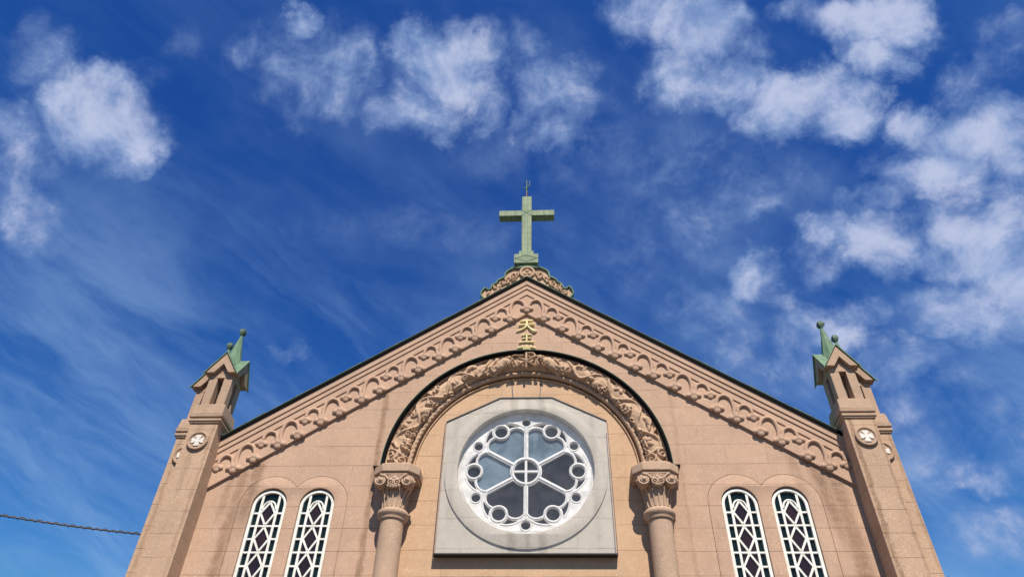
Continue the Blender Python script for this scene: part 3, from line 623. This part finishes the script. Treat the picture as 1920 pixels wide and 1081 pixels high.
# ------------------------------------------------------------------ the two columns
def octa(hx, y0, y1, c, cx): return [(cx - hx + c, y0), (cx + hx - c, y0), (cx + hx, y0 + c), (cx + hx, y1), (cx - hx, y1), (cx - hx, y0 + c)]
for s in (-1, 1):
    cx, cy = s * 2.65, -.20
    col = MB().lathe([(.30, 0), (.30, .25), (.26, .32), (.245, .45), (.238, 4.0), (.232, 8.09)], cx, cy, 48).build('column', MS['shaft'], church, smooth=60)
    MB().lathe([(.22, 8.06), (.262, 8.065), (.272, 8.09), (.272, 8.115), (.29, 8.135), (.312, 8.165), (.318, 8.20), (.308, 8.24), (.28, 8.27), (.245, 8.285), (.22, 8.29)], cx, cy, 48).build('astragal', MS['shaft'], col, smooth=60)
    cp = MB().lathe([(.20, 8.27), (.232, 8.28), (.232, 8.40), (.24, 8.52), (.262, 8.64), (.30, 8.76), (.345, 8.86), (.36, 8.93), (.30, 8.95)], cx, cy, 48)
    for k in range(9):
        an = -pi / 2 + (k - 4) * .36
        cp.tube([(cx + r * cos(an + .03 * (k - 4) * j), cy + r * sin(an + .03 * (k - 4) * j), z) for j, (r, z) in enumerate(((.236, 8.31), (.243, 8.45), (.268, 8.62), (.30, 8.72)))], [.016, .018, .016, .010], 6)
    for k, an in enumerate((-pi / 4, -3 * pi / 4)):
        vx, vy = cx + .385 * cos(an), cy + .36 * sin(an)
        cp.ell((vx, vy, 8.80), .135, .135, .14)
        for (ox, oy) in ((0, -1), (cos(an) / abs(cos(an)), 0)):
            c0 = Vector((vx + ox * .085, vy + oy * .085, 8.80)); t1 = Vector((oy, -ox, 0)) if oy == 0 or True else 0
            t1 = Vector((-oy, ox, 0)); n = 34
            cp.tube([c0 + t1 * (.115 * (1 - .62 * j / n)) * cos(2.6 + 9.2 * j / n) + Vector((0, 0, 1)) * (.115 * (1 - .62 * j / n)) * sin(2.6 + 9.2 * j / n) + Vector((ox, oy, 0)) * (.03 * j / n) for j in range(n + 1)], [.026 - .010 * j / n for j in range(n + 1)], 7)
            cp.ell(c0 + Vector((ox, oy, 0)) * .03, .045, .045, .045)
        cp.tube([(cx + .12 * (1 if cos(an) > 0 else -1), cy - .345, 8.82), (cx + .19 * (1 if cos(an) > 0 else -1), cy - .36, 8.895), (vx - .02, vy - .11, 8.915)], [.03, .03, .035], 8)
    fy = cy - .325
    for dx in (-.065, .065):
        cp.ring(cx + dx, 8.76, .052, fy - .035, .018, 20, 6); cp.ell((cx + dx, fy - .03, 8.76), .022, .025, .022)
    cp.ell((cx, fy + .02, 8.82), .15, .06, .075); cp.ell((cx, fy, 8.69), .11, .05, .035); cp.ell((cx, fy - .01, 8.86), .05, .04, .05)
    if s < 0:
        for dx in (-.11, -.055, .0, .055, .11): cp.ell((cx + dx, fy - .01, 8.68 - .012 * cos(dx * 20)), .035, .035, .04)
    cp.build('capital', MS['shaft'], col, smooth=60)
    ab = MB().prism_z(octa(.475, -.565, .07, .20, cx), 9.005, 9.185)
    ab.prism_z(octa(.44, -.53, .065, .19, cx), 8.94, 9.004)
    ab.prism_z(octa(.42, -.50, .06, .18, cx), 9.186, 9.235)
    ab.build('abacus', MS['shaft'], col, bevel=.014)

# ------------------------------------------------------------------ the wheel window in its clear box
ringo = cutout('wheel_window', [circ(0, RZ - .045, 1.715, 96), circ(0, RZ, 1.462, 96)], -.015, .30, MS['grey'], church, .012)
RY = .155
def star(inside, c, n=60, rmax=2.0):
    out = []
    for k in range(n):
        a = 2 * pi * k / n; ca, sa = cos(a), sin(a); lo = 0.0; r = .004
        while r < rmax and inside(c[0] + r * ca, c[1] + r * sa): r += .004
        lo, hi = r - .004, r
        for _ in range(12):
            mid = (lo + hi) / 2
            if inside(c[0] + mid * ca, c[1] + mid * sa): lo = mid
            else: hi = mid
        out.append((c[0] + lo * ca, c[1] + lo * sa))
    return out
TH = rad(30); UC = 1.113; RS = .488; US = .80; RL = .208; LU, LV = .832, .232
def spoke(u, v): return sin(TH) * u - cos(TH) * abs(v)              # distance from the nearer spoke line
def in_petal(u, v):
    if math.hypot(u, v) < .335 or spoke(u, v) < .042 or math.hypot(u - UC, v) < .192: return False
    if u < LU - .06 and math.hypot(u - LU, abs(v) - LV) > RL: return spoke(u, v) > .042 and u < LU
    return math.hypot(u - LU, abs(v) - LV) < RL or (u < UC - .1 and abs(v) < LV * .8)
def in_cres(u, v):
    return math.hypot(u - US, v) < RS and math.hypot(u - LU, v - LV) > RL + .045 and math.hypot(u - UC, v) > .20 and spoke(u, v) > .03 and u > .82 and v > .05
gp = [(u, v) for u in np.arange(.8, 1.3, .01) for v in np.arange(.05, .55, .01) if in_cres(u, v)]
cc = tuple(np.mean(gp, axis=0)) if gp else None
if cc and not in_cres(*cc): cc = min(gp, key=lambda p: math.hypot(p[0] - cc[0], p[1] - cc[1]))
holes = [circ(0, RZ, .262, 48)]
petals = []
for k in range(6):
    ax = rad(60 * k)
    W2 = lambda u, v: (u * cos(ax) - v * sin(ax), RZ + u * sin(ax) + v * cos(ax))
    pp = [W2(*p) for p in star(in_petal, (.66, 0), 140)]; petals.append(pp); holes.append(pp)
    holes.append([W2(UC + .143 * cos(a), .143 * sin(a)) for a in np.linspace(0, 2 * pi, 33)[:-1]])
    b = ax + TH
    holes.append(circ(1.205 * cos(b), RZ + 1.205 * sin(b), .100, 32))
    if cc:
        cr = star(in_cres, cc, 40)
        holes.append([W2(u, v) for u, v in cr]); holes.append([W2(u, -v) for u, v in cr[::-1]])
tr = cutout('tracery', [circ(0, RZ, 1.47, 96)] + holes, RY, RY + .07, MS['tracery'], ringo, .006)
rim = MB()
for k in range(6):
    ax = rad(60 * k); b = ax + TH
    rim.ring(UC * cos(ax), RZ + UC * sin(ax), .168, RY, .020, 36, 6); rim.ring(1.205 * cos(b), RZ + 1.205 * sin(b), .118, RY, .014, 32, 6)
    rim.tube([(u * cos(b), RY, RZ + u * sin(b)) for u in (.30, .6, .93)], .020, 6)
    for sv in (-1, 1):                                              # ribs over the petal lobes and the scallops
        for (u0, v0, r0, a0_, a1_) in ((LU, LV, RL + .022, -.4, 1.9), (US, 0, RS + .022, .30, 1.25)):
            pts = []
            for j in range(15):
                a = a0_ + (a1_ - a0_) * j / 14; u, v = u0 + r0 * cos(a), sv * (v0 + r0 * sin(a))
                pts.append((u * cos(ax) - v * sin(ax), RY, RZ + u * sin(ax) + v * cos(ax)))
            rim.tube(pts, .015, 6)
rim.ring(0, RZ, .293, RY, .026, 48, 6); rim.ring(0, RZ, 1.40, RY, .014, 96, 6)
rim.box(-.026, .026, RY - .004, RY + .05, RZ - .262, RZ + .262)
for s in (-1, 1): rim.box(min(s * .027, s * .262), max(s * .027, s * .262), RY - .003, RY + .05, RZ - .022, RZ + .022)
rim.tube([(0, RY, RZ + .27), (0, RY, RZ + 1.08)], .022, 6); rim.tube([(0, RY, RZ - .27), (0, RY, RZ - 1.08)], .022, 6)
rim.build('tracery_rib', MS['tracery'], ringo, smooth=60)
MB().prism(circ(0, RZ, 1.466, 72), RY + .075, RY + .09).build('pane', MS['pane'], ringo)
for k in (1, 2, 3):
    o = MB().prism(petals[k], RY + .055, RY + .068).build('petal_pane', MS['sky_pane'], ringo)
    lab(o, 'petal pane with sky reflection painted in blue grey')
BX = [(-1.775, 7.475), (1.775, 7.475), (1.775, 10.385), (.585, 11.015), (-.585, 11.015), (-1.775, 10.385)]
BY = -.125
cutout('haze_backing', [[(x * .995, 7.485 if z < 8 else z + .115) for x, z in BX], circ(0, RZ - .02, 1.60, 72)], .022, .05, MS['grey'], ringo)  # slab added so the wall reads grey, as through the cover's haze
sh = MB()
n_ = len(BX)
sh.add([(x, BY, z) for x, z in BX], [tuple(range(n_))])
for i in range(1, n_):
    (xa, za), (xb, zb) = BX[i], BX[(i + 1) % n_]; up = lambda z: z + (.125 if z > 8 else 0)
    sh.add([(xa, BY, za), (xb, BY, zb), (xb, .034, up(zb)), (xa, .034, up(za))], [(0, 1, 2, 3)])
o = sh.build('cover_sheet', MS['sheet'], ringo, smooth=0); lab(o, 'hazy clear protective sheet boxed over the wheel window')
so_ = o.modifiers.new('thick', 'SOLIDIFY'); so_.thickness = .004
fr = MB()
fr.box(-1.79, 1.79, BY - .012, .034, 7.450, 7.474)
for i in (2, 3, 4):
    (xa, za), (xb, zb) = BX[i], BX[i + 1]
    d = Vector((xb - xa, zb - za)).normalized(); nx, nz = -d.y, d.x
    if nz < 0: nx, nz = -nx, -nz
    za += .126; zb += .126
    fr.prism([(xa, za), (xb, zb), (xb + nx * .022, zb + nz * .022), (xa + nx * .022, za + nz * .022)], .0, .033)
for s in (-1, 1): fr.box(min(s * 1.776, s * 1.786), max(s * 1.776, s * 1.786), BY - .008, BY + .02, 7.476, 10.384)
fr.build('cover_frame', MS['frame_dark'], ringo)

# ------------------------------------------------------------------ four arched lattice windows
FY = .065
def ribbon(mb, p, q, w, y0, y1):
    d = Vector((q[0] - p[0], q[1] - p[1])).normalized(); nx, nz = -d.y * w / 2, d.x * w / 2
    mb.prism([(p[0] - nx, p[1] - nz), (q[0] - nx, q[1] - nz), (q[0] + nx, q[1] + nz), (p[0] + nx, p[1] + nz)], y0, y1)
for wi, x in enumerate(WX):
    fw = WH - .020; WZ = 8.54
    frm = cutout('arched_window', [arched(x, fw, WB + .004, WZ), arched(x, fw - .048, WB + .06, WZ)], FY - .025, FY + .04, MS['white'], church, .006)
    lt = MB(); bw = .047; vb = .174; ir_ = fw - .044
    rows = [8.39 - .275 * k for k in range(15)]
    ztop = WZ + math.sqrt(ir_ ** 2 - vb ** 2)
    for s in (-1, 1): lt.box(x + s * vb - bw / 2, x + s * vb + bw / 2, FY - .012, FY + .03, WB + .05, ztop + .01)
    for k, z in enumerate(rows):
        for s in (-1, 1): lt.box(min(x + s * (vb + bw / 2), x + s * ir_), max(x + s * (vb + bw / 2), x + s * ir_), FY - .011, FY + .03, z - .02, z + .02)
        if k % 2 == 1: lt.box(x - vb + bw / 2, x + vb - bw / 2, FY - .011, FY + .03, z - .02, z + .02)
    iv = vb - bw / 2
    for k in range(0, 14, 2):                     # diamonds two rows tall
        z = rows[k]; up = .257 if k else .245
        for (a, b) in (((x, z + up), (x + iv, z)), ((x + iv, z), (x, z - .257)), ((x, z - .257), (x - iv, z)), ((x - iv, z), (x, z + up))):
            ribbon(lt, a, b, .042, FY - .014 + .002 * (k % 3), FY + .028)
    arcp = [(x + (iv - .012) * cos(a), FY + .0, 8.475 + (iv + .03) * sin(a)) for a in np.linspace(0, pi, 21)]
    lt.tube(arcp, .022, 6)
    lt.build('lattice', MS['white'], frm, bevel=.005, segs=1)
    gl = MB()
    zt2 = WZ + math.sqrt((fw - .03) ** 2 - vb ** 2)
    cen = [(x - vb, WB + .02), (x + vb, WB + .02), (x + vb, 8.50)] + [(x + vb * cos(a), 8.50 + (vb + .01) * sin(a)) for a in np.linspace(.1, pi - .1, 15)] + [(x - vb, 8.50)]
    gl.prism(cen, FY + .024, FY + .032)
    o = gl.build('plum_glazing', MS['plum'], frm)
    g2 = MB().prism(arched(x, fw - .02, WB + .02, WZ), FY + .033, FY + .041)
    g2.build('green_glazing', MS['bottle'], frm)

# ------------------------------------------------------------------ gilt characters on the gable
def glyph(strokes, cx, zt, w, h, y=-.02):
    mb = MB()
    for pts in strokes:
        P = [(cx + (px - .5) * w, y, zt - pz * h) for px, pz, *_ in pts]; rs = [p[2] * w if len(p) > 2 else .05 * w for p in pts]
        if len(P) > 2:
            P2 = spline(P, 5); r2 = list(np.interp(np.linspace(0, 1, len(P2)), np.linspace(0, 1, len(rs)), rs))
        else: P2, r2 = P, rs
        mb.tube(P2, r2, 8, 1.3)
    return mb
TEN = [[(.20, .12, .06), (.5, .08, .055), (.80, .09, .07)], [(.12, .42, .06), (.5, .37, .05), (.88, .38, .075)],
       [(.50, .06, .06), (.49, .45, .065), (.33, .72, .06), (.0, .93, .03)], [(.52, .42, .04), (.68, .72, .07), (.86, .93, .085), (1.0, .88, .03)]]
ZHU = [[(.46, .0, .045), (.55, .10, .065)], [(.16, .25, .06), (.5, .21, .05), (.86, .22, .065)], [(.20, .56, .055), (.5, .52, .045), (.82, .53, .06)],
       [(.0, .95, .07), (.3, .90, .055), (.7, .90, .06), (1.0, .94, .08)], [(.5, .18, .06), (.5, .90, .06)]]
TANG = [[(.22, .0, .05), (.28, .12, .06)], [(.5, -.04, .05), (.5, .12, .055)], [(.80, .0, .05), (.72, .12, .06)], [(.0, .30, .04), (.05, .20, .05), (.95, .20, .05), (1.0, .32, .05)],
        [(.32, .34, .045), (.32, .50, .045)], [(.32, .34, .045), (.68, .34, .045)], [(.68, .34, .045), (.68, .50, .045)], [(.32, .50, .045), (.68, .50, .045)],
        [(.22, .70, .05), (.78, .70, .05)], [(.5, .56, .05), (.5, .95, .05)], [(.02, .96, .06), (.98, .96, .07)]]
for nm, st_, zt, hh, ww in (('天', TEN, 13.44, .40, .50), ('主', ZHU, 13.03, .32, .36), ('堂', TANG, 12.635, .30, .40)):
    o = glyph(st_, 0.0, zt, ww, hh).build('inscription_character', MS['gold'], church, smooth=60); lab(o, 'gilt character %s' % nm)

# ------------------------------------------------------------------ crest behind the gable point
CR = [(0.0, 15.31), (0.347, 15.259), (0.48, 15.182), (0.556, 15.09), (0.577, 14.927), (0.694, 14.866), (0.765, 14.804), (0.786, 14.723), (0.857, 14.692), (0.903, 14.626), (0.929, 14.529), (0.995, 14.483), (1.056, 14.519), (1.082, 14.575), (1.153, 14.458), (1.179, 14.366), (1.153, 14.274), (1.061, 14.172)]
full = [(-x, z) for x, z in CR[::-1]] + CR[1:]
crest = MB().prism(full + [(0, 14.3)], .03, .40).build('gable_crest', MS['carve'], church, bevel=.01)
edge = MB(); n = len(full); inn, out = [], []
for i, (x, z) in enumerate(full):
    t = Vector((full[min(i + 1, n - 1)][0] - full[max(i - 1, 0)][0], full[min(i + 1, n - 1)][1] - full[max(i - 1, 0)][1])).normalized()
    out.append((x - t.y * .032, z + t.x * .032)); inn.append((x + t.y * .004, z - t.x * .004))
for i in range(n - 1): edge.prism([inn[i], inn[i + 1], out[i + 1], out[i]], -.03, .44)
edge.build('crest_flashing', MS['copper'], crest, bevel=.006)
MB().prism([(x * .985, z - .03) for x, z in full] + [(0, 14.3)], .405, .48).build('crest_back', MS['black'], crest)
cv = MB(); rq = random.Random(5)
cv.ring(0, 15.10, .175, .0, .040, 40, 8); cv.prism(circ(0, 15.10, .16, 32), .005, .04)
for a in (90, 210, 330): cv.ell((.07 * cos(rad(a)), .0, 15.10 + .07 * sin(rad(a))), .055, .03, .055)
for s in (-1, 1):
    for (cx_, cz_, r_, a0_, sg_) in ((.34, 14.76, .11, 2.4, 1), (.50, 14.62, .09, .5, -1), (.66, 14.47, .09, 2.6, 1), (.80, 14.33, .08, .8, -1), (.97, 14.12, .08, 3.6, 1)):
        cv.tube([(s * (cx_ + r_ * (1 - .8 * j / 18) * cos(a0_ + sg_ * 7.5 * j / 18)), .015, .27 + cz_ + r_ * (1 - .8 * j / 18) * sin(a0_ + sg_ * 7.5 * j / 18)) for j in range(19)], [.028 - .012 * j / 18 for j in range(19)], 7, 1.4)
    for j in range(16):
        f = rq.random(); x_ = .25 + .75 * f; z_ = 15.01 - .66 * f + rq.uniform(-.10, .06)
        cv.ell((s * x_, .02, z_), rq.uniform(.04, .09), .05, rq.uniform(.025, .04), s * rq.uniform(.2, 1.3), 10, 6)
cv.build('crest_relief', MS['carve'], crest, smooth=60)

# ------------------------------------------------------------------ corner pinnacles (two on each side, on stepped buttresses)
def pinnacle(cx, cy, s, worn, dz=0.0):
    h = .31; kids = []
    body = MB().box(cx - h, cx + h, cy - h, cy + h, -dz, 10.24).build('corner_buttress', MS['tower'], church, bevel=.012)
    mo = MB()
    mo.frustum(cx, cy, 10.215, 10.255, .335, .345); mo.frustum(cx, cy, 10.257, 10.325, .362, .362); mo.frustum(cx, cy, 10.327, 10.355, .325, .325)
    mo.frustum(cx, cy, 10.357, 10.44, .368, .375); mo.frustum(cx, cy, 10.442, 10.70, .362, .335)
    mo.build('cap_moulding', MS['turret'], body, bevel=.016)
    ln = MB(); q = .272; sw = .075
    for sx in (-1, 1):
        for sy in (-1, 1):
            x0, x1 = sorted((cx + sx * sw, cx + sx * q)); y0, y1 = sorted((cy + sy * sw, cy + sy * q)); ln.box(x0, x1, y0, y1, 10.70, 11.455)
    ln.box(cx - .055, cx + .055, cy - .055, cy + .055, 10.69, 11.45)
    ln.box(cx - q + .002, cx + q - .002, cy - q + .002, cy + q - .002, 10.66, 10.755)
    ln.box(cx - q, cx + q, cy - q, cy + q, 11.456, 11.60)
    for d in (-1, 1):
        y0, y1 = sorted((cy + d * .10, cy + d * (q - .001))); ln.prism([(cx - .25, 11.601), (cx + .25, 11.601), (cx, 11.98)], y0, y1)
        x0, x1 = sorted((cx + d * .10, cx + d * (q - .001))); ln.prism_x([(cy - .25, 11.601), (cy + .25, 11.601), (cy, 11.98)], x0, x1)
    ln.build('lantern', MS['turret'], body, bevel=.010)
    MB().box(cx - .085, cx + .085, cy - q - .012, cy - q + .01, 11.458, 11.474).build('slot_lintel', MS['turret'], body)
    gb = MB(); g = .36; ez, az = 11.55, 12.11; t = .105
    prof = [(-g, ez), (-.165, ez), (0, 11.80), (.165, ez), (g, ez), (0, az)]
    for d in (-1, 1):
        y0, y1 = sorted((cy + d * (g + .02 - t), cy + d * (g + .02))); gb.prism([(cx + a, b) for a, b in prof], y0, y1)
        x0, x1 = sorted((cx + d * (g + .02 - t), cx + d * (g + .02))); gb.prism_x([(cy + a, b - .002) for a, b in prof], x0, x1)
    gb.build('gable', MS['turret'], body, bevel=.008)
    rfm = MB(); e = g + .05; k = (az - ez) / g; th = .024
    for a in range(4):
        ca_, sa_ = round(cos(a * pi / 2)), round(sin(a * pi / 2))
        W3 = lambda x, y, z: (cx + x * ca_ - y * sa_, cy + x * sa_ + y * ca_, z)
        for sd_ in (-1, 1):
            tri = [(0, -e, az + .006), (sd_ * e, -e, az + .006 - k * e), (0, 0, az + .006)]
            rfm.add([W3(*p) for p in tri] + [W3(x, y, z + th * 1.5) for x, y, z in tri], [(0, 1, 2), (3, 5, 4), (0, 3, 4, 1), (1, 4, 5, 2), (2, 5, 3, 0)])
    rfm.build('gable_roof', MS['copper'], body, smooth=0)
    sp = MB(); n = 8; rings = [(.215, 11.95), (.165, 12.20), (.115, 12.45), (.068, 12.70), (.026, 12.93)]
    vs = [(cx + r * 1.08 * cos(pi / 8 + 2 * pi * i / n), cy + r * 1.08 * sin(pi / 8 + 2 * pi * i / n), z) for r, z in rings for i in range(n)]
    sp.add(vs, [(j * n + i, j * n + (i + 1) % n, (j + 1) * n + (i + 1) % n, (j + 1) * n + i) for j in range(len(rings) - 1) for i in range(n)])
    sp.build('spire', MS['copper'], body, smooth=20)
    fn = MB(); fn.lathe([(.026, 12.92), (.044, 12.925), (.044, 12.945), (.026, 12.95), (.03, 12.96)], cx, cy, 10)
    fn.frustum(cx, cy, 12.955, 13.02, .048, .070); fn.frustum(cx, cy, 13.021, 13.10, .070, .058); fn.frustum(cx, cy, 13.101, 13.13, .06, .03)
    if worn:
        fn.add([(cx + .02, cy - .02, 13.05), (cx + .12, cy - .03, 13.10), (cx + .10, cy + .02, 13.00), (cx + .03, cy + .03, 13.12)], [(0, 1, 2), (0, 2, 3), (0, 3, 1), (1, 3, 2)])
    fn.build('finial', MS['copper_dark'], body, bevel=.006)
    fy = cy - h; rz = 9.77
    rd = MB(); rd.prism(circ(cx, rz, .215, 48), fy - .035, fy + .01); rd.ring(cx, rz, .200, fy - .035, .026, 48, 8)
    rd.build('roundel', MS['turret'], body, smooth=40, bevel=.004)
    cm = MB(); P = []
    for a in range(4):
        b = pi / 2 * a
        for u, v in ((.030, -.030), (.085, -.062), (.135, -.070), (.150, -.040), (.138, .0), (.150, .040), (.135, .070), (.085, .062)):
            P.append((cx + .9 * (u * cos(b) - v * sin(b)), rz + .9 * (u * sin(b) + v * cos(b))))
    cm.prism(P, fy - .052, fy - .033); cm.build('cross_emblem', MS['marble'], body, bevel=.004)
    if dz:                                                     # the rear one is a little shorter
        for o in [body] + list(body.children): o.location.z += dz if o is body else 0
for s in (-1, 1):
    pinnacle(s * 7.03, -.17, s, s > 0)
    pinnacle(s * 7.43, .18, s, False, -.15)
for s in (-1, 1): MB().box(min(s * 6.72, s * 7.72), max(s * 6.72, s * 7.72), .10, .95, 0, 10.1).build('corner_pier', MS['tower'], church, bevel=.012)

# ------------------------------------------------------------------ the cross on the gable
cross = thing('rooftop_cross', 'tall green copper cross on a stepped pedestal above the gable point', 'cross', (-.03, .29, 14.8))
def part(mb, name, mat, par=None, **kw):
    o = mb.build(name, mat, None, **kw); o.parent = par or cross; o.matrix_parent_inverse = Matrix.Translation((.03, -.29, -14.8)) if par is None else Matrix.Identity(4)
    return o
X0 = -.03; Y0 = .29
pd = MB(); pd.box(X0 - .40, X0 + .40, Y0 - .32, Y0 + .34, 15.248, 15.299); pd.box(X0 - .27, X0 + .27, Y0 - .24, Y0 + .25, 15.299, 15.441)
ped = part(pd, 'pedestal_base', MS['copper_dark'], bevel=.006)
pd = MB(); pd.box(X0 - .325, X0 + .325, Y0 - .32, Y0 + .32, 15.441, 15.778)
ped2 = part(pd, 'pedestal', MS['copper_seam'], bevel=.008)
dm = MB()
for (a, b) in (((-.30, 15.610), (0, 15.727)), ((0, 15.727), (.30, 15.610)), ((.30, 15.610), (0, 15.492)), ((0, 15.492), (-.30, 15.610))):
    ribbon(dm, (X0 + a[0], a[1]), (X0 + b[0], b[1]), .014, Y0 - .327, Y0 - .319)
part(dm, 'diamond_moulding', MS['copper_dark'])
pd = MB(); pd.box(X0 - .235, X0 + .235, Y0 - .23, Y0 + .23, 15.778, 15.880); pd.box(X0 - .20, X0 + .20, Y0 - .195, Y0 + .195, 15.880, 16.023)
part(pd, 'pedestal_cap', MS['copper_seam'], bevel=.008)
part(MB().box(X0 - .14, X0 + .14, Y0 - .125, Y0 + .125, 16.023, 18.389), 'shaft', MS['copper_seam'], bevel=.008)
for s in (-1, 1):
    x0, x1 = sorted((X0 + s * .141, X0 + s * .795))
    part(MB().box(x0, x1, Y0 - .122, Y0 + .122, 17.553, 17.777), 'arm', MS['copper_seam'], bevel=.008)
xm = MB()
for (a, b) in (((-.135, 17.558), (.135, 17.772)), ((-.135, 17.772), (.135, 17.558))): ribbon(xm, (X0 + a[0], a[1]), (X0 + b[0], b[1]), .012, Y0 - .131, Y0 - .124)
part(xm, 'crossing_ribs', MS['copper_dark'])
rd_ = part(MB().tube([(X0 - .01, Y0, 18.379), (X0 - .01, Y0, 18.736)], .028, 10), 'rod_base', MS['rust'])
lr = MB(); lr.tube([(X0 - .01, Y0, 18.736), (X0 - .01, Y0, 19.297)], [.022, .016], 8); lr.ell((X0 - .01, Y0, 18.858), .04, .04, .03)
lr.tube([(X0 - .01, Y0, 18.889), (X0 + .07, Y0, 19.042), (X0 + .085, Y0, 19.266)], .010, 6); lr.tube([(X0 - .01, Y0, 18.899), (X0 - .15, Y0 + .05, 19.022)], .010, 6); lr.tube([(X0 - .01, Y0, 18.899), (X0 + .06, Y0 - .10, 18.940)], .010, 6)
part(lr, 'lightning_rod', MS['copper'])

# ------------------------------------------------------------------ overhead cable to the left, lashed with wire
P0, P1 = Vector((-7.73, .35, 8.05)), Vector((-19.0, -7.6, 8.9))
cl = []
for i in range(161):
    t = i / 160; p = P0.lerp(P1, t); p.z -= 4 * .75 * t * (1 - t); cl.append(p)
cable = MB().tube(cl, .016, 8).build('overhead_cable', MS['cable'])
tag(cable, 'black cable lashed with wire, hung from the left buttress across the sky', 'cable')
wr = MB(); pts = []
for i in range(1601):
    t = i / 1600; p = P0.lerp(P1, t); p.z -= 4 * .75 * t * (1 - t)
    a = 2 * pi * i / 1600 * 95
    k = .022 + .010 * max(0, sin(a * .5))
    pts.append(p + Vector((k * cos(a) * .6, k * cos(a) * .6, k * sin(a))))
w_ = wr.tube(pts, .009, 5).build('lashing_wire', MS['cable_dark'], cable)

# ------------------------------------------------------------------ bird spikes on the far side of the right buttress
bs_ = MB(); bs_.box(7.741, 7.775, .02, .40, 6.98, 7.0)
for k in range(7): bs_.tube([(7.76, .05 + .05 * k, 6.99), (7.91, .05 + .05 * k, 7.11)], .006, 5)
bsp = bs_.build('bird_spikes', MS['cable_dark']); tag(bsp, 'short row of dark bird spikes on the side of the right buttress', 'bird spikes')
